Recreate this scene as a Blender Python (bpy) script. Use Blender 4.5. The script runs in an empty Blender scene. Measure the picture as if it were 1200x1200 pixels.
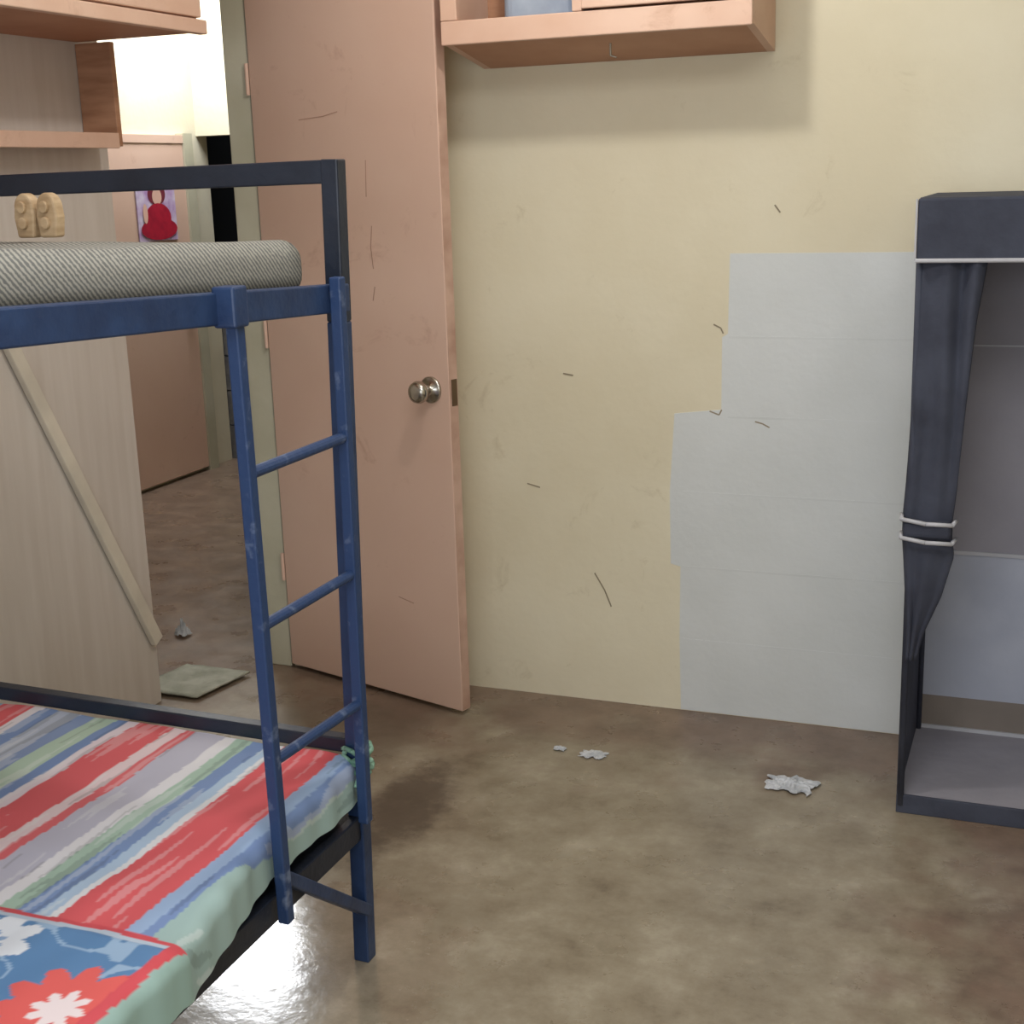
import bpy, bmesh, math, random
from mathutils import Vector, Matrix, noise
random.seed(4)
S=bpy.context.scene
S.view_settings.view_transform='Standard'
S.view_settings.look='None'
def lin(c):
    return tuple(((v/255)/12.92 if v/255<=0.04045 else ((v/255+0.055)/1.055)**2.4) for v in c)
def mat(name,c,rough=.6,c2=None,scale=6,bump=0,bscale=40,spec=.4,metal=0,contrast=(.35,.65),stretch=(1,1,1),grime=None):
    m=bpy.data.materials.new(name); m.use_nodes=True; nt=m.node_tree; b=nt.nodes['Principled BSDF']
    b.inputs['Roughness'].default_value=rough; b.inputs['Metallic'].default_value=metal
    b.inputs['Specular IOR Level'].default_value=spec
    tc=nt.nodes.new('ShaderNodeTexCoord'); mp=nt.nodes.new('ShaderNodeMapping'); mp.inputs['Scale'].default_value=stretch
    nt.links.new(tc.outputs['Object'],mp.inputs['Vector'])
    n=nt.nodes.new('ShaderNodeTexNoise'); n.inputs['Scale'].default_value=scale; n.inputs['Detail'].default_value=5
    nt.links.new(mp.outputs[0],n.inputs['Vector'])
    r=nt.nodes.new('ShaderNodeValToRGB'); r.color_ramp.elements[0].position=contrast[0]; r.color_ramp.elements[1].position=contrast[1]
    c2=c2 or tuple(v*.92 for v in c)
    r.color_ramp.elements[0].color=(*lin(c2),1); r.color_ramp.elements[1].color=(*lin(c),1)
    nt.links.new(n.outputs['Fac'],r.inputs['Fac']); out=r.outputs['Color']
    if grime:
        # sparse dirt smudges: thresholded fine noise, mixed towards the grime colour
        g=nt.nodes.new('ShaderNodeTexNoise'); g.inputs['Scale'].default_value=7; g.inputs['Detail'].default_value=9; g.inputs['Roughness'].default_value=.72; g.inputs['Distortion'].default_value=.6
        nt.links.new(tc.outputs['Object'],g.inputs['Vector'])
        mr=nt.nodes.new('ShaderNodeMapRange'); mr.inputs[1].default_value=.60; mr.inputs[2].default_value=.76; mr.inputs[3].default_value=0; mr.inputs[4].default_value=.6
        nt.links.new(g.outputs['Fac'],mr.inputs[0])
        mx=nt.nodes.new('ShaderNodeMix'); mx.data_type='RGBA'; nt.links.new(mr.outputs[0],mx.inputs[0]); nt.links.new(out,mx.inputs[6]); mx.inputs[7].default_value=(*lin(grime),1)
        out=mx.outputs[2]
    nt.links.new(out,b.inputs['Base Color'])
    if bump:
        n2=nt.nodes.new('ShaderNodeTexNoise'); n2.inputs['Scale'].default_value=bscale; n2.inputs['Detail'].default_value=4
        nt.links.new(tc.outputs['Object'],n2.inputs['Vector'])
        bp=nt.nodes.new('ShaderNodeBump'); bp.inputs['Strength'].default_value=bump; bp.inputs['Distance'].default_value=.01
        nt.links.new(n2.outputs['Fac'],bp.inputs['Height']); nt.links.new(bp.outputs[0],b.inputs['Normal'])
    return m
def empty(name,loc=(0,0,0)):
    o=bpy.data.objects.new(name,None); o.location=loc; S.collection.objects.link(o); return o
def fin(bm,name,m,parent=None,bevel=0,smooth=False,seg=2):
    bmesh.ops.recalc_face_normals(bm,faces=bm.faces)
    me=bpy.data.meshes.new(name); bm.to_mesh(me); bm.free()
    o=bpy.data.objects.new(name,me); S.collection.objects.link(o)
    if m: me.materials.append(m)
    if smooth:
        for p in me.polygons: p.use_smooth=True
    if bevel:
        md=o.modifiers.new('b','BEVEL'); md.width=bevel; md.segments=seg; md.limit_method='ANGLE'
    if parent:
        o.parent=parent; o.matrix_parent_inverse=Matrix.Translation(-parent.location)
    return o
def addbox(bm,a,b):
    vs=[bm.verts.new((x,y,z)) for x in (a[0],b[0]) for y in (a[1],b[1]) for z in (a[2],b[2])]
    for f in ((0,1,3,2),(4,6,7,5),(0,4,5,1),(2,3,7,6),(0,2,6,4),(1,5,7,3)): bm.faces.new([vs[i] for i in f])
    return vs
def box(name,a,b,m,parent=None,bevel=0,seg=2):
    bm=bmesh.new(); addbox(bm,a,b); return fin(bm,name,m,parent,bevel,seg=seg)
def addbar(bm,p,q,w,d=None,n=4,upv=None):
    d=d or w; p=Vector(p);q=Vector(q); ax=(q-p).normalized()
    up=Vector(upv) if upv else (Vector((0,0,1)) if abs(ax.z)<.9 else Vector((0,1,0)))
    s=ax.cross(up).normalized(); u=s.cross(ax).normalized()
    rings=[]
    for c in (p,q):
        ring=[]
        for i in range(n):
            a=2*math.pi*(i+.5)/n; k=math.sqrt(2) if n==4 else 1
            ring.append(bm.verts.new(c+s*math.cos(a)*w/2*k+u*math.sin(a)*d/2*k))
        rings.append(ring)
    for i in range(n): bm.faces.new((rings[0][i],rings[0][(i+1)%n],rings[1][(i+1)%n],rings[1][i]))
    bm.faces.new(rings[0][::-1]); bm.faces.new(rings[1])
def bar(name,p,q,w,m,parent=None,d=None,n=4,bevel=.003,upv=None):
    bm=bmesh.new(); addbar(bm,p,q,w,d,n,upv); return fin(bm,name,m,parent,bevel if n==4 else 0,smooth=False)
def poly(name,pts,y0,y1,m,parent=None,bevel=0):
    bm=bmesh.new()
    f=[bm.verts.new((x,y0,z)) for x,z in pts]; g=[bm.verts.new((x,y1,z)) for x,z in pts]; n=len(pts)
    bm.faces.new(f); bm.faces.new(g[::-1])
    for i in range(n): bm.faces.new((f[i],f[(i+1)%n],g[(i+1)%n],g[i]))
    return fin(bm,name,m,parent,bevel)

# ---------------- camera
a=math.radians(21.8); p=math.radians(13.9); r=math.radians(1.8)
F=Vector((-math.sin(a)*math.cos(p),math.cos(a)*math.cos(p),-math.sin(p)))
R=Vector((math.cos(a),math.sin(a),0)); U=R.cross(F)
U2=U*math.cos(r)+R*math.sin(r); R2=R*math.cos(r)-U*math.sin(r)
cd=bpy.data.cameras.new('camera'); cam=bpy.data.objects.new('camera',cd); S.collection.objects.link(cam)
cd.lens=48; cd.sensor_width=36; cd.clip_start=.05
M=Matrix((R2,U2,-F)).transposed().to_4x4(); M.translation=(0,0,1.55); cam.matrix_world=M
S.camera=cam

# ---------------- materials
wallm=mat('cream_paint',(226,218,194),.55,(216,206,179),1.8,.12,30,grime=(186,172,142))
patchm=mat('white_primer',(214,217,217),.6,(204,207,206),2.5,.1,45)
corrm=mat('corridor_paint',(220,213,190),.6,(208,200,176),2,.15,30)
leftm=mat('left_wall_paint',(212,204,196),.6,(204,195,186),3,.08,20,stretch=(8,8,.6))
pink=mat('pink_door_paint',(219,188,170),.42,(212,178,159),2.0,.06,20,contrast=(.3,.7),grime=(180,138,118))
wood=mat('pink_cabinet_paint',(221,188,168),.5,(210,172,150),4,.08,20,grime=(178,134,108))
woodd=mat('raw_wood',(182,138,108),.6,(158,114,86),6,.15,20,stretch=(1,1,6))
jamb=mat('jamb_paint',(196,192,172),.6,(182,178,156),4,.15,30)
white=mat('white_piping',(190,190,196),.6)
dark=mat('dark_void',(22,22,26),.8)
ceil=mat('ceiling_paint',(226,224,214),.7)
blue=mat('blue_enamel',(42,64,102),.42,(34,52,86),14,.12,60,spec=.45)
navy=mat('navy_enamel',(36,43,58),.42,(28,34,48),10,.1,60,spec=.45)
chip=mat('worn_blue',(42,66,106),.45,(42,66,106),30,.15,60)
nt=chip.node_tree; rr=[n for n in nt.nodes if n.type=='VALTORGB'][0]
rr.color_ramp.elements[0].position=.60; rr.color_ramp.elements[0].color=(*lin((44,66,106)),1)
rr.color_ramp.elements[1].position=.74; rr.color_ramp.elements[1].color=(*lin((104,118,146)),1)
charcoal=mat('charcoal_fabric',(66,70,84),.85,(54,57,70),9,.2,50)
greyf=mat('grey_fabric',(156,153,161),.85,(142,139,147),3,.2,20)
lightf=mat('pale_fabric',(184,188,200),.85,(168,172,186),4,.25,14)
brownf=mat('back_low_fabric',(134,124,116),.8)
steel=mat('brushed_steel',(190,185,175),.25,metal=1)
light_strip=mat('pale_light_strip',(226,218,202),.6)
plast=mat('crumpled_plastic',(208,210,216),.35,(176,180,186),30,.2,60)
scuff=mat('scuff_grey',(150,138,116),.7)
scuffp=mat('scuff_brown',(184,146,126),.6)
# floor
fm=bpy.data.materials.new('stained_concrete'); fm.use_nodes=True; nt=fm.node_tree; L=nt.links; b=nt.nodes['Principled BSDF']
tc=nt.nodes.new('ShaderNodeTexCoord')
def N(sc,det=6,ro=.6):
    n=nt.nodes.new('ShaderNodeTexNoise'); n.inputs['Scale'].default_value=sc; n.inputs['Detail'].default_value=det; n.inputs['Roughness'].default_value=ro
    L.new(tc.outputs['Object'],n.inputs['Vector']); return n
def ramp(src,els):
    r=nt.nodes.new('ShaderNodeValToRGB')
    while len(r.color_ramp.elements)<len(els): r.color_ramp.elements.new(.5)
    for e,(q,c) in zip(r.color_ramp.elements,els): e.position=q; e.color=(*lin(c),1)
    L.new(src,r.inputs['Fac']); return r
base=ramp(N(5.5,10,.72).outputs['Fac'],[(.30,(112,99,82)),(.42,(136,124,105)),(.55,(151,140,121)),(.70,(172,162,144))])
red=ramp(N(7,9,.7).outputs['Fac'],[(.35,(98,78,66)),(.65,(134,111,96))])
sep=nt.nodes.new('ShaderNodeSeparateXYZ'); L.new(tc.outputs['Object'],sep.inputs[0])
def math_(op,a_,b_=None,clamp=False):
    n=nt.nodes.new('ShaderNodeMath'); n.operation=op; n.use_clamp=clamp
    for i,v in enumerate((a_,b_)):
        if v is None: continue
        if isinstance(v,(int,float)): n.inputs[i].default_value=v
        else: L.new(v,n.inputs[i])
    return n.outputs[0]
nz=N(5,8,.65).outputs['Fac']
nzo=math_('MULTIPLY',math_('SUBTRACT',nz,.5),1.2)
nzb=math_('MULTIPLY',math_('SUBTRACT',N(9,8,.7).outputs['Fac'],.5),3.0)
def smooth(v,lo,hi):
    n=nt.nodes.new('ShaderNodeMapRange'); n.interpolation_type='SMOOTHSTEP'; n.inputs[1].default_value=lo; n.inputs[2].default_value=hi
    L.new(v,n.inputs[0]); return n.outputs[0]
f1=smooth(math_('ADD',sep.outputs['Y'],nzo),3.1,3.6)
f2=smooth(math_('ADD',sep.outputs['X'],nzo),-.32,.10)
fac=math_('MAXIMUM',f1,f2)
mx=nt.nodes.new('ShaderNodeMix'); mx.data_type='RGBA'; L.new(math_('MULTIPLY',fac,.85),mx.inputs[0]); L.new(base.outputs[0],mx.inputs[6]); L.new(red.outputs[0],mx.inputs[7])
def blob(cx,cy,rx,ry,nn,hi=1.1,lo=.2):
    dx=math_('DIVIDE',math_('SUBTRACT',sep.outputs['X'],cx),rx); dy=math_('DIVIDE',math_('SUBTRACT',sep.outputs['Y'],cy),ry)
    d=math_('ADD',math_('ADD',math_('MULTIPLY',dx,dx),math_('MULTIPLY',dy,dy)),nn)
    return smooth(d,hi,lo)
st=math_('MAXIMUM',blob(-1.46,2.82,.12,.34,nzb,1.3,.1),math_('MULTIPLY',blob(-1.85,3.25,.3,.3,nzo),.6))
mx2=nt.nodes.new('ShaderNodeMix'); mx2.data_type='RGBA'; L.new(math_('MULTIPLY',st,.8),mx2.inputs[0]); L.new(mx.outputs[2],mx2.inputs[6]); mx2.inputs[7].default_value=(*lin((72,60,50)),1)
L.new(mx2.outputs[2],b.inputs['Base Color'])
fr=nt.nodes.new('ShaderNodeMapRange'); L.new(N(6).outputs['Fac'],fr.inputs[0]); fr.inputs[1].default_value=.35; fr.inputs[2].default_value=.65; fr.inputs[3].default_value=.24; fr.inputs[4].default_value=.42
wet=blob(-1.38,2.16,.36,.34,nzb,1.0,.6)
mr=nt.nodes.new('ShaderNodeMix'); L.new(wet,mr.inputs[0]); L.new(fr.outputs[0],mr.inputs[2]); mr.inputs[3].default_value=.18
L.new(mr.outputs[0],b.inputs['Roughness']); b.inputs['Specular IOR Level'].default_value=.55
L.new(wet,b.inputs['Coat Weight']); b.inputs['Coat Roughness'].default_value=.12; b.inputs['Coat IOR'].default_value=1.6
bp=nt.nodes.new('ShaderNodeBump'); bp.inputs['Strength'].default_value=.09; bp.inputs['Distance'].default_value=.01; L.new(N(14).outputs['Fac'],bp.inputs['Height']); L.new(bp.outputs[0],b.inputs['Normal']); L.new(bp.outputs[0],b.inputs['Coat Normal'])

# ---------------- room shell
WY=3.68; CH=2.75
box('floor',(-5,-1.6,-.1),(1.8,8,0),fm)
box('ceiling',(-5,-1.6,CH),(1.8,8,CH+.1),ceil)
wf=empty('wall_front')
box('wall_panel',(-2.26,WY,0),(1.6,WY+.12,CH),wallm,wf)
box('wall_header',(-3.2,WY,2.2),(-2.26,WY+.12,CH),wallm,wf)
patch=[(-.818,1.325),(-.822,1.11),(-.838,1.10),(-.839,.90),(-.972,.885),(-.986,.66),(-.984,.447),(-.955,.44),(-.958,.22),(-.954,0.002),(.5,0.002),(.5,1.325)]
poly('primer_patch',patch,WY-.0015,WY+.001,patchm,wf)
bm=bmesh.new()
for i,z in enumerate((.22,.44,.66,.88,1.10)):
    x0=-.95 if z<.87 else -.82
    addbox(bm,(x0,WY-.0018,z-.003),(.5,WY-.001,z+.003))
fin(bm,'block_joints',mat('joint_white',(210,213,213),.7,(202,205,204),5),wf)
# small scuffs and chips on the painted wall
def stroke(bm,pts,w,y):
    for q,s in zip(pts,pts[1:]): addbar(bm,(q[0],y,q[1]),(s[0],y,s[1]),w,.0012,4,(0,1,0))
bm=bmesh.new()
for pts in ([(-.862,1.135),(-.842,1.125),(-.835,1.11)],[(-.872,.895),(-.845,.885),(-.838,.90)],[(-.745,.87),(-.725,.865),(-.705,.855)],[(-1.215,.40),(-1.185,.35),(-1.165,.30)],[(-1.42,.66),(-1.38,.65)],[(-1.30,.99),(-1.27,.985)],[(-.70,1.45),(-.685,1.43)]):
    stroke(bm,pts,.004,WY-.001)
fin(bm,'scuff_marks',scuff,wf)
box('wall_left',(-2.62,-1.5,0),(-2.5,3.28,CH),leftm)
box('wall_right',(1.6,-1.6,0),(1.7,WY+.12,CH),wallm)
wb=empty('wall_back')
box('below_window',(-2.62,-1.6,0),(1.6,-1.5,.9),wallm,wb); box('above_window',(-2.62,-1.6,2.3),(1.6,-1.5,CH),wallm,wb)
box('left_of_window',(-2.62,-1.6,.9),(-1.8,-1.5,2.3),wallm,wb); box('right_of_window',(.8,-1.6,.9),(1.6,-1.5,2.3),wallm,wb)
w=empty('added_window')  # unseen window, put in as an opening for ambient light
for i in range(4):
    x=-1.8+i*2.6/3; box('mullion_%d'%i,(x-.02,-1.57,.9),(x+.02,-1.53,2.3),white,w)
box('sill',(-1.8,-1.6,.88),(.8,-1.45,.92),white,w)
# corridor
wc=empty('wall_corridor')
box('left_side',(-4.47,1.5,0),(-4.37,6.6,CH),corrm,wc)
box('end_header',(-4.37,6.5,1.80),(-3.3,6.6,CH),corrm,wc)
box('end_side_b',(-3.3,6.5,0),(-1.5,6.6,CH),corrm,wc)
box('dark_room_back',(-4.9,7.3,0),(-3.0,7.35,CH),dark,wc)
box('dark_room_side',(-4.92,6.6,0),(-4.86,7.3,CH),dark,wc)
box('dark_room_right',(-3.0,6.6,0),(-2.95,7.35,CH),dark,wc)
box('right_side',(-1.6,3.8,0),(-1.5,6.5,CH),corrm,wc)
box('behind_left_wall',(-4.37,1.4,0),(-2.62,1.5,CH),corrm,wc)
hb=empty('concrete_blocks',(-4.1,6.65,0)); cm=mat('concrete_block',(130,126,122),.9,(100,98,96),12,.4,60)
for i in range(6):
    bm=bmesh.new(); z=i*.2; ox=.02*(i%2)
    addbox(bm,(-4.4+ox,6.62,z),(-4.0+ox,6.65,z+.19)); addbox(bm,(-4.4+ox,6.75,z),(-4.0+ox,6.78,z+.19))
    for k in range(4): addbox(bm,(-4.4+ox+k*.123,6.65,z),(-4.37+ox+k*.123,6.75,z+.19))
    fin(bm,'block_%d'%i,cm,hb)
d2=empty('door_2',(-4.36,5.8,0))
box('leaf',(-4.37,5.0,.02),(-4.33,6.31,1.76),pink,d2,.004)
box('frame_side',(-4.37,6.31,0),(-4.32,6.39,1.81),jamb,d2)
box('frame_head',(-4.37,4.95,1.76),(-4.325,6.31,1.80),pink,d2)
bm=bmesh.new(); addbar(bm,(-4.33,6.22,.95),(-4.27,6.22,.95),.04,n=12); fin(bm,'knob',steel,d2)
po=empty('wall_poster',(-4.325,6.0,1.42))
box('sheet',(-4.328,5.86,1.27),(-4.322,6.19,1.57),mat('poster_lilac',(216,206,226),.5,(176,140,190),14),po)
redm=mat('poster_red',(180,34,58),.5,(150,25,50),20)
def disc(name,y,z,ry,rz,x,m):
    bm=bmesh.new(); vs=[bm.verts.new((x,y+ry*math.cos(t*math.pi/12),z+rz*math.sin(t*math.pi/12))) for t in range(24)]; bm.faces.new(vs)
    o=fin(bm,name,m,po); return o
disc('figure_hair',6.03,1.505,.075,.055,-4.3205,mat('poster_hair',(120,44,60),.6))
disc('figure_head',6.03,1.492,.040,.042,-4.319,mat('poster_skin',(228,186,168),.5))
disc('figure_torso',6.03,1.385,.11,.075,-4.3185,redm)
disc('figure_skirt',6.03,1.33,.155,.055,-4.318,redm)
disc('figure_arm',5.92,1.41,.02,.05,-4.3175,mat('poster_skin2',(228,186,168),.5))

# ---------------- near door
tj=empty('trim_1')
box('hinge_jamb',(-2.345,WY-.015,0),(-2.262,WY+.13,2.2),jamb,tj,.004)
box('head_jamb',(-3.2,WY-.015,2.14),(-2.35,WY+.13,2.2),jamb,tj,.004)
dr=empty('door_1',(-2.255,3.655,0))
ang=math.atan2(3.44-3.655,-1.555+2.255); DW=.735
DM=Matrix.Translation((-2.255,3.655,0))@Matrix.Rotation(ang,4,'Z')
def dpart(o):
    o.data.transform(DM); return o
dpart(box('leaf',(0,0,.015),(DW,.036,2.12),pink,dr,.003))
dpart(box('edge_strip',(DW-.001,.002,.02),(DW+.002,.034,2.11),mat('door_edge',(208,174,156),.6,(182,146,128),10),dr))
dpart(box('latch_plate',(DW+.001,.008,.925),(DW+.004,.03,1.0),mat('latch',(120,100,80),.4,metal=.8),dr,.001))
bm=bmesh.new()
for pts in ([(.46,1.60),(.455,1.50)],[(.47,1.42),(.462,1.36),(.468,1.30)],[(.20,1.72),(.30,1.725),(.36,1.735)],[(.50,.33),(.56,.32)],[(.47,1.25),(.46,1.21)]):
    stroke(bm,pts,.003,0.0)
dpart(fin(bm,'scuffs',scuffp,dr))
def lathe(name,prof,mtx,m,parent,seg=28):
    bm=bmesh.new(); rings=[]
    for d,rad in prof:
        rings.append([bm.verts.new(mtx@Vector((rad*math.cos(2*math.pi*i/seg),rad*math.sin(2*math.pi*i/seg),d))) for i in range(seg)])
    for q,s in zip(rings,rings[1:]):
        for i in range(seg): bm.faces.new((q[i],q[(i+1)%seg],s[(i+1)%seg],s[i]))
    bm.faces.new(rings[0]); bm.faces.new(rings[-1])
    return fin(bm,name,m,parent,smooth=True)
km=DM@Matrix.Translation((DW-.067,0,.968))@Matrix.Rotation(math.pi/2,4,'X')
lathe('knob',[(0,.038),(.005,.038),(.008,.034),(.010,.015),(.030,.013),(.036,.022),(.043,.030),(.055,.032),(.066,.028),(.071,.018),(.072,.008),(.0725,.001)],km,steel,dr)
bm=bmesh.new()
for z in (.3,1.05,1.8): addbar(bm,(-2.262,3.655,z),(-2.262,3.655,z+.09),.012,n=10)
fin(bm,'hinges',pink,dr)

# ---------------- wall cabinet (floor board slopes up to the front rail)
cb=empty('wall_cabinet',(-1.11,3.55,1.86))
x0,x1,y0,y1,z0,z1=-1.512,-.705,3.41,WY-.002,1.880,2.45
def wedge(name,xa,xb,zt,m,bev=.0):
    bm=bmesh.new(); vs=addbox(bm,(xa,y0,z0),(xb,y1,zt))
    for v in bm.verts:
        if abs(v.co.z-z0)<1e-6 and v.co.y>y0+.01: v.co.z=1.835
    return fin(bm,name,m,cb,bev)
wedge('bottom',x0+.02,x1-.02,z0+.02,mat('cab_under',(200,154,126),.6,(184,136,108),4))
wedge('side_l',x0,x0+.02,z1-.02,wood); wedge('side_r',x1-.02,x1,z1-.02,wood)
box('top',(x0,y0,z1-.02),(x1,y1,z1),wood,cb); box('back',(x0+.02,y1-.01,z0+.02),(x1-.02,y1,z1-.02),woodd,cb)
box('rail_bottom',(x0,y0-.02,z0-.004),(x1,y0-.0005,z0+.055),wood,cb,.003)
box('rail_top',(x0,y0-.02,z1-.05),(x1,y0-.0005,z1),wood,cb,.003)
box('stile_l',(x0,y0-.019,z0+.056),(x0+.045,y0-.0005,z1-.051),wood,cb,.002); box('stile_r',(x1-.035,y0-.019,z0+.056),(x1,y0-.0005,z1-.051),wood,cb,.002)
box('stile_mid',(-1.155,y0-.019,z0+.056),(-1.13,y0-.0005,z1-.051),wood,cb,.002)
box('door_panel',(-1.128,y0-.028,z0+.060),(x1-.04,y0-.012,z1-.055),wood,cb,.003)
box('stored_bag',(-1.37,3.46,z0+.022),(-1.17,3.63,z0+.3),mat('blue_grey_bag',(160,170,185),.5,(130,140,160),8),cb,.03,4)
bm=bmesh.new(); addbar(bm,(-1.09,3.50,z0),(-1.09,3.50,z0-.045),.006,n=8); addbar(bm,(-1.09,3.50,z0-.045),(-1.075,3.50,z0-.05),.006,n=8); fin(bm,'hook',steel,cb)

# ---------------- left wall shelves
ls=empty('wall_shelf',(-2.45,2.6,1.7))
box('bottom',(-2.498,1.2,1.655),(-2.393,3.18,1.675),wood,ls,.002)
box('end',(-2.498,3.18,1.655),(-2.385,3.2,1.925),woodd,ls,.002)
box('lip',(-2.392,1.2,1.65),(-2.38,3.179,1.69),wood,ls,.002)
uc=empty('overhead_cabinet',(-2.3,2.4,2.2))
box('carcass',(-2.498,1.2,1.93),(-2.112,3.19,2.5),mat('cab_under2',(196,146,118),.6,(180,128,100),4),uc,.003)
for i in range(3): box('door_%d'%i,(-2.11,1.22+i*.66,1.965),(-2.09,1.22+i*.66+.64,2.48),wood,uc,.004)
box('lip',(-2.111,1.2,1.925),(-2.085,3.195,1.96),wood,uc,.003)
bm=bmesh.new(); addbar(bm,(-2.09,2.5,1.99),(-2.07,2.5,1.99),.02,n=12); fin(bm,'pull',steel,uc)
bar('light_strip_bar',(-2.487,2.48,1.78),(-2.487,3.27,.20),.042,light_strip,ls,d=.02,upv=(1,0,0))  # pale bar stands in for a diagonal beam of light on the wall

# ---------------- bunk bed
bed=empty('bunk_bed',(-1.7,1.3,0))
BX,BL,BF,BN=-1.235,-2.16,2.2,.3
lean=.036
def bx(z): return lean*z/1.58
def post(n,x,y):
    bar(n+'_lower',(x,y,0),(x+bx(1.3),y,1.30),.034,blue,bed,upv=(0,1,0)); bar(n+'_upper',(x+bx(1.3),y,1.30),(x+bx(1.58),y,1.585),.034,navy,bed,upv=(0,1,0))
post('post_1',BX,BF); post('post_2',BL,BF); post('post_3',BX,BN); post('post_4',BL,BN)
def rz(y): return 1.343+(2.2-y)*.050
for i,y in enumerate((BF,BN)):
    dz=rz(y)-1.343
    bar('guard_%d'%i,(BL,y,1.556),(BX+lean+.012,y,1.564),.032,navy,bed,d=.041)
    bar('upper_end_%d'%i,(BL,y,1.345+dz),(BX+.02,y,1.345+dz),.03,blue,bed)
    bar('lower_end_%d'%i,(BL,y,.485),(BX,y,.472),.03,navy,bed,d=.03)
for i,x in enumerate((BX,BL)):
    bar('upper_rail_%d'%i,(x+.038,BN,rz(BN)),(x+.038,BF,rz(BF)),.032,blue,bed,d=.050)
    bar('lower_rail_%d'%i,(x,BN,.30),(x,BF,.30),.035,navy,bed,d=.05)
bm=bmesh.new(); addbar(bm,(-1.68,BN,rz(BN)-.005),(-1.68,BF,rz(BF)-.005),.9,.012); fin(bm,'upper_deck',navy,bed)
box('lower_deck',(BL,BN,.31),(BX,BF,.325),navy,bed)
LX=BX+.035
def lp(z,t):
    yn=1.868-.068*(z/1.385); yf=2.168-.035*(z/1.385)
    return Vector((LX+bx(z), yn*(1-t)+yf*t, z))
bar('ladder_stile_near',lp(.285,0),lp(1.375,0),.022,chip,bed,upv=(0,1,0))
bar('ladder_stile_far',lp(.33,1),lp(1.385,1),.022,chip,bed,upv=(0,1,0))
for i,z in enumerate((.58,.84,1.10)):
    bar('rung_%d'%i,lp(z+(.015 if i==0 else 0),0),lp(z,1),.02,chip,bed,n=12)
bar('ladder_brace',(LX-.005,1.865,.365),(BX+.01,BF,.11),.024,blue,bed)
box('ladder_hook',(LX+.01,1.775,1.335),(LX+.05,1.815,1.398),blue,bed,.004)
bm=bmesh.new()
for k in range(5):
    a0=k*1.3
    for i in range(10):
        t=i/10; t2=(i+1)/10
        def P(t): return Vector((BX+.01+.026*math.cos(a0+t*6.3)+.008*math.sin(9*t),BF-.005+.026*math.sin(a0+t*6.3),.425+.010*k+.008*math.sin(t*12+k)))
        addbar(bm,P(t),P(t2),.010,n=6)
for dx,dy,dz in ((.02,-.02,-.035),(.03,.01,.015),(.012,-.03,-.03)):
    addbar(bm,(BX+.03,BF-.02,.435),(BX+.02+dx,BF-.02+dy,.435+dz),.010,n=6)
fin(bm,'cloth_tie',mat('green_cloth',(150,188,168),.8,(106,148,128),30),bed,smooth=True)

# upper mattress
umat=mat('grey_ticking',(150,148,138),.85); nt=umat.node_tree; L=nt.links
bb=nt.nodes['Principled BSDF']; tc=nt.nodes.new('ShaderNodeTexCoord')
wv=nt.nodes.new('ShaderNodeTexWave'); wv.bands_direction='DIAGONAL'; wv.inputs['Scale'].default_value=60; wv.inputs['Distortion'].default_value=2.0; wv.inputs['Detail Scale'].default_value=3
L.new(tc.outputs['Object'],wv.inputs['Vector']); cr=nt.nodes.new('ShaderNodeValToRGB')
cr.color_ramp.elements[0].color=(*lin((104,104,102)),1); cr.color_ramp.elements[1].color=(*lin((158,156,147)),1)
cr.color_ramp.elements[0].position=.25;cr.color_ramp.elements[1].position=.75
L.new(wv.outputs['Fac'],cr.inputs['Fac']); L.new(cr.outputs[0],bb.inputs['Base Color'])
bm=bmesh.new(); addbox(bm,(-2.08,.34,0),(-1.235,2.155,.088))
bmesh.ops.recalc_face_normals(bm,faces=bm.faces)
bmesh.ops.bevel(bm,geom=bm.edges[:],offset=.036,segments=6,profile=.5,affect='EDGES')
for k in range(17):
    y=.45+k*.1; g=bm.verts[:]+bm.edges[:]+bm.faces[:]; bmesh.ops.bisect_plane(bm,geom=g,plane_co=(0,y,0),plane_no=(0,1,0))
for k in range(7):
    x=-1.95+k*.1; g=bm.verts[:]+bm.edges[:]+bm.faces[:]; bmesh.ops.bisect_plane(bm,geom=g,plane_co=(x,0,0),plane_no=(1,0,0))
for v in bm.verts:
    top=v.co.z>.04; y=v.co.y
    v.co.z+=1.350+(2.2-y)*.048
    if top: v.co.z+=.008*noise.noise(v.co*4)+.010*max(0,min(1,(y-1.5)/.6))
fin(bm,'upper_mattress',umat,bed,smooth=True)

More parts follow.
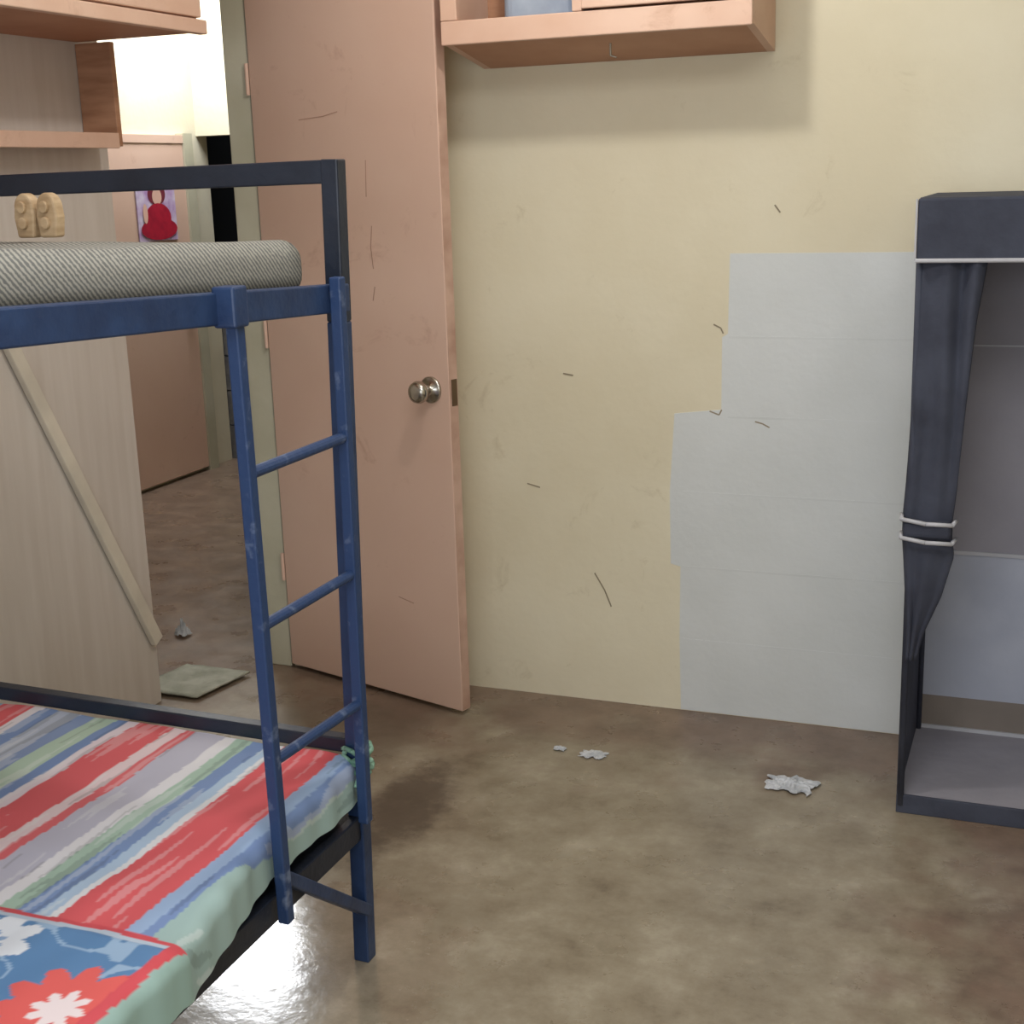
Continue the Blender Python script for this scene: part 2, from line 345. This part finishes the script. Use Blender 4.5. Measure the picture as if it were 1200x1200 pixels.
# lower mattress
box('lower_mattress',(-2.12,.32,.327),(-1.245,2.175,.43),mat('mattress_foam',(150,160,170),.8),bed,.03,4)
cols=[(0,(166,192,220)),(.05,(220,96,102)),(.14,(230,224,230)),(.17,(122,146,192)),(.21,(184,192,210)),(.27,(136,156,196)),(.31,(182,204,186)),(.37,(122,146,192)),(.40,(230,216,224)),(.43,(220,96,102)),(.52,(232,210,214)),(.55,(222,106,112)),(.575,(192,190,206)),(.65,(230,228,233)),(.68,(172,198,182)),(.72,(126,150,194)),(.76,(178,200,224)),(.785,(230,230,234)),(.80,(220,92,98)),(.935,(156,180,214)),(.965,(122,146,192)),(.985,(160,186,184)),(1.2,(152,180,174))]
BLUE=(92,134,180)
def scol(X,Y):
    t=(X+2.12)/.93
    t+= .006*noise.noise(Vector((X*3,Y*3,0)))
    if Y>1.50:
        c=cols[0][1]
        for q,cc in cols:
            if t>=q: c=cc
        s=noise.noise(Vector((X*60,Y*4,3)))
        if s>.25: c=tuple(v*.65+.35*235 for v in c)
        if s<-.35 and c[2]>120: c=tuple(v*.88 for v in c)
        return c
    if t>1.055: return (156,186,180)
    if Y>1.485 or t>1.035: return (214,80,90)
    if Y>1.47: return (192,206,224)
    c=BLUE
    for fx,fy,R_,np,fc,fc2,ph in ((-1.205,1.29,.105,11,(228,98,94),(242,226,228),0),(-1.43,1.40,.085,8,(226,230,238),(140,166,202),.3),(-1.66,1.25,.11,11,(228,98,94),(242,226,228),1),(-1.9,1.38,.09,8,(226,230,238),(140,166,202),0),(-1.5,1.05,.11,11,(228,98,94),(242,226,228),.5),(-1.2,.95,.09,8,(226,230,238),(140,166,202),.2)):
        dx,dy=X-fx,Y-fy; rr=math.hypot(dx,dy); th=math.atan2(dy,dx)
        if rr<R_*(.68+.32*abs(math.cos(np*th/2+ph))): c=fc
        if rr<R_*.42*(.5+.5*abs(math.cos(4*th+ph))): c=fc2
    if c==BLUE:
        s=noise.noise(Vector((X*9,Y*9,7)))
        if s>.28: c=(134,172,208)
        if abs(s)<.025: c=(154,182,212)
    return c
nx,ny=230,420; bm=bmesh.new(); cl=bm.loops.layers.color.new('Col'); G=[];C=[]
for j in range(ny+1):
    Y=.33+(2.178-.33)*j/ny; row=[];rc=[]
    e=-1.212+ .085*max(0,min(1,(1.84-Y)/.4)) + .002*math.sin(Y*31)+.002*math.sin(Y*77)
    for i in range(nx+1):
        s=i/nx
        if s<.9:
            X=-2.125+(e-.03+2.125)*s/.9; Z=.456+.012*max(0,min(1,(-1.4-X)/.5)); XX=X
        else:
            q=(s-.9)/.1
            X=e-.03+.03*math.sin(min(1,q*2)*math.pi/2); Z=.456-.03*(1-math.cos(min(1,q*2)*math.pi/2))-max(0,q-.5)*2*.062; XX=X+max(0,q-.5)*.05
        Z+=.006*noise.noise(Vector((X*5,Y*5,0)))+.004*noise.noise(Vector((X*14,Y*9,2)))+ .008*max(0,min(1,(1.5-Y)*30))
        row.append(bm.verts.new((X,Y,Z))); rc.append(scol(XX,Y+.01*noise.noise(Vector((X*6,0,0)))))
    G.append(row);C.append(rc)
for j in range(ny):
    for i in range(nx):
        f=bm.faces.new((G[j][i],G[j][i+1],G[j+1][i+1],G[j+1][i]))
        for l,(jj,ii) in zip(f.loops,((j,i),(j,i+1),(j+1,i+1),(j+1,i))):
            l[cl]=(*[v/255 for v in C[jj][ii]],1)
sm=bpy.data.materials.new('printed_bedsheet'); sm.use_nodes=True; nt=sm.node_tree
va=nt.nodes.new('ShaderNodeVertexColor'); va.layer_name='Col'; nt.links.new(va.outputs[0],nt.nodes['Principled BSDF'].inputs['Base Color'])
nt.nodes['Principled BSDF'].inputs['Roughness'].default_value=.75
fin(bm,'bedsheet',sm,bed,smooth=True)

# wooden brushes
br=empty('wooden_massage_brush',(-1.73,2.05,1.465)); wm=mat('pale_wood',(198,172,138),.5,(172,144,110),20,stretch=(1,1,4))
for k in range(2):
    cx=-1.745+k*.05; n=20
    pts=[]
    for i in range(n+1):
        th=math.pi*i/n; pts.append((cx+.021*math.cos(th),1.515+.028*math.sin(th)))
    pts+= [(cx-.023,1.50),(cx-.018,1.464),(cx+.018,1.464),(cx+.023,1.50)]
    poly('paddle_%d'%k,pts,2.03,2.055,wm,br,.004)
    for j,z in enumerate((1.490,1.518)):
        n=16; poly('bead_%d_%d'%(k,j),[(cx+.009*math.cos(2*math.pi*i/n),z+.011*math.sin(2*math.pi*i/n)) for i in range(n)],2.022,2.031,wm,br,.002)

# ---------------- fabric wardrobe
wd=empty('fabric_wardrobe',(.15,3.4,0))
wx0,wx1,wy0,wy1,wh=-.288,.62,3.20,3.655,1.47
box('side_left',(wx0,wy0,.02),(wx0+.006,wy1,wh),charcoal,wd); box('side_right',(wx1-.006,wy0,.02),(wx1,wy1,wh),charcoal,wd)
box('top_cover',(wx0,wy0,wh-.006),(wx1,wy1,wh+.002),charcoal,wd)
box('back_upper',(wx0,wy1-.006,.545),(wx1,wy1,wh),greyf,wd); box('back_lower',(wx0,wy1-.006,.14),(wx1,wy1,.545),lightf,wd); box('back_foot',(wx0,wy1-.006,.04),(wx1,wy1,.14),brownf,wd)
bm=bmesh.new(); addbox(bm,(wx0+.01,wy1-.010,.541),(wx1-.01,wy1-.006,.551)); addbox(bm,(wx0+.01,wy1-.008,1.09),(wx1-.01,wy1-.006,1.094)); addbox(bm,(wx0+.01,wy1-.012,.045),(wx1-.01,wy1-.006,.055)); fin(bm,'back_seams',white,wd)
box('base_board',(wx0+.006,wy0+.004,.035),(wx1-.006,wy1-.006,.045),greyf,wd)
box('base_skirt',(wx0,wy0-.006,.0),(wx1,wy0+.003,.048),charcoal,wd,.002)
box('top_band',(wx0-.002,wy0-.030,1.335),(wx1+.002,wy0+.002,wh+.002),charcoal,wd,.006)
bm=bmesh.new(); addbar(bm,(wx0-.002,wy0-.033,1.337),(wx1,wy0-.033,1.337),.010,n=8); addbar(bm,(wx0-.004,wy0-.03,1.337),(wx0-.004,wy0-.03,wh),.005,n=8); fin(bm,'piping',white,wd)
bm=bmesh.new(); addbar(bm,(wx0+.01,wy0-.002,.02),(wx0+.004,wy0-.002,1.34),.016,n=10); addbar(bm,(wx1-.01,wy0-.002,.02),(wx1-.01,wy0-.002,1.34),.016,n=10)
for x in (wx0+.012,wx1-.012): addbar(bm,(x,wy1-.02,.0),(x,wy1-.02,1.45),.014,n=10)
fin(bm,'frame_poles',charcoal,wd,smooth=True)
bm=bmesh.new(); addbar(bm,(wx0+.006,3.43,1.39),(wx1-.006,3.43,1.39),.016,n=12); fin(bm,'hanging_rod',steel,wd)
box('divider',(.26,wy0+.02,.045),(.266,wy1-.01,1.45),lightf,wd)
for i,z in enumerate((.4,.75,1.1)): box('shelf_%d'%i,(.266,wy0+.02,z),(wx1-.006,wy1-.01,z+.008),lightf,wd)
bm=bmesh.new(); rows=[]
def cw(z):
    K=[(0.40,.012,.030),(.47,.012,.045),(.56,.005,.080),(.66,-.004,.105),(.70,-.008,.098),(.75,-.008,.098),(.82,-.004,.105),(1.0,.002,.115),(1.2,.004,.128),(1.335,.004,.145)]
    for (a0,l0,r0),(a1,l1,r1) in zip(K,K[1:]):
        if a0<=z<=a1:
            t=(z-a0)/(a1-a0); return l0+(l1-l0)*t,r0+(r1-r0)*t
nz_=70;nc=60
for j in range(nz_+1):
    z=.40+(.935)*j/nz_; l,r_=cw(min(z,1.335)); row=[]
    amp=.005+.009*min(1,abs(z-.72)*3)
    for i in range(nc+1):
        s=i/nc; x=wx0+l+(r_-l)*s
        y=wy0-.008-amp*(1+math.sin(s*13+z*1.6+.9*math.sin(z*5)))*(.6+.4*math.sin(s*5+z*3))+.010*noise.noise(Vector((x*18,z*5,0)))
        y+= .02*(abs(s-.5)*2)**4
        row.append(bm.verts.new((x,y,z)))
    rows.append(row)
for j in range(nz_):
    for i in range(nc): bm.faces.new((rows[j][i],rows[j][i+1],rows[j+1][i+1],rows[j+1][i]))
o=fin(bm,'curtain',charcoal,wd,smooth=True); md=o.modifiers.new('s','SOLIDIFY'); md.thickness=.004
bm=bmesh.new()
for z in (.702,.746):
    pts=[Vector((wx0-.014,wy0+.006,z+.006)),Vector((wx0-.010,wy0-.038,z+.004)),Vector((wx0+.045,wy0-.048,z-.002)),Vector((wx0+.102,wy0-.036,z-.005)),Vector((wx0+.108,wy0+.01,z-.004))]
    for q,s in zip(pts,pts[1:]): addbar(bm,q,s,.010,n=8)
fin(bm,'tie_piping',white,wd,smooth=True)
box('tie_band',(wx0-.008,wy0-.040,.705),(wx0+.100,wy0+.004,.745),charcoal,wd,.012,3)

# ---------------- small things on the floor
def crumple(name,cx,cy,rad,h,m,seed):
    bm=bmesh.new(); bmesh.ops.create_grid(bm,x_segments=18,y_segments=18,size=rad)
    for v in bm.verts:
        x,y=v.co.x,v.co.y; d=math.hypot(x,y)/rad
        q=Vector((x/rad*2.3+seed,y/rad*2.3,seed))
        v.co=Vector((cx+x*(1+.45*noise.noise(q)),cy+y*(.75+.5*noise.noise(q+Vector((5,0,0)))),.003+max(0,h*(1-d*.6)*(.6+1.6*abs(noise.noise(q*1.7))))*(.35 if d>1 else 1)))
    o=fin(bm,name,m); md=o.modifiers.new('s','SOLIDIFY'); md.thickness=.0015; md.offset=1; return o
crumple('plastic_wrapper',-.555,3.26,.058,.014,plast,1)
crumple('plastic_wrapper',-1.10,3.29,.032,.005,plast,4)
crumple('plastic_wrapper',-1.20,3.30,.016,.004,plast,8)
crumple('crumpled_tissue',-2.80,3.83,.025,.04,plast,2)
crumple('pink_cloth',-2.95,4.85,.04,.04,mat('pink_rag',(220,130,140),.8),3)
dm=mat('door_mat',(190,192,180),.9,(160,162,148),14,.3,90)
bm=bmesh.new(); bmesh.ops.create_grid(bm,x_segments=20,y_segments=14,size=1)
for v in bm.verts: v.co=Vector((-2.49+v.co.x*.12+.02*v.co.y,3.43+v.co.y*.12,.006+.003*noise.noise(v.co*3)+.004))
o=fin(bm,'doormat',dm,smooth=True); md=o.modifiers.new('s','SOLIDIFY'); md.thickness=.006

# ---------------- lights
lm=empty('ceiling_lamp',(-.95,2.65,2.6))
em=bpy.data.materials.new('bulb_glow'); em.use_nodes=True; e=em.node_tree.nodes['Principled BSDF']; e.inputs['Emission Color'].default_value=(1,.97,.9,1); e.inputs['Emission Strength'].default_value=3
lathe('bulb',[(0,.004),(-.02,.02),(-.05,.033),(-.08,.03),(-.10,.018),(-.13,.016)],Matrix.Translation((-.95,2.65,2.56))@Matrix.Rotation(math.pi,4,'X'),em,lm)
lathe('holder',[(0,.03),(.03,.04),(.055,.05)],Matrix.Translation((-.95,2.65,2.69)),white,lm)
def light(name,kind,loc,e,col,size=None,rot=None,sy=None):
    ld=bpy.data.lights.new(name,kind); ld.energy=e; ld.color=col
    if kind=='POINT': ld.shadow_soft_size=size
    else:
        ld.size=size
        if sy: ld.shape='RECTANGLE'; ld.size_y=sy
    o=bpy.data.objects.new(name,ld); o.location=loc; S.collection.objects.link(o)
    if rot: o.rotation_euler=rot
    return o
light('lamp_light','POINT',(-.95,2.65,2.50),24,(1,.98,.93),.05)
light('ceiling_fill_light','AREA',(-.2,1.0,2.70),32,(.98,.985,1),1.6,(0,0,0),1.0)  # added soft fill to lift the floor, no known ceiling fitting
light('rear_fill_light','AREA',(-.5,-1.45,1.6),46,(.92,.96,1),2.5,(math.radians(90),0,0),1.4)  # added ambient fill behind the camera, set at the unseen window
light('corridor_tube_light','AREA',(-3.99,5.95,2.70),34,(.93,.96,1),.5,(0,0,0),.75)
cf=empty('corridor_lamp',(-3.97,5.95,2.72)); box('housing',(-4.28,5.55,2.71),(-3.70,6.35,2.75),white,cf,.01)
cp=empty('added_fill_panel',(-.2,1.0,2.72)); box('housing',(-1.0,.5,2.71),(.6,1.5,2.75),white,cp,.01)  # housing made up to go with the added ceiling fill
W=bpy.data.worlds.new('world'); S.world=W; W.use_nodes=True; W.node_tree.nodes['Background'].inputs[0].default_value=(.75,.85,1,1); W.node_tree.nodes['Background'].inputs[1].default_value=.8
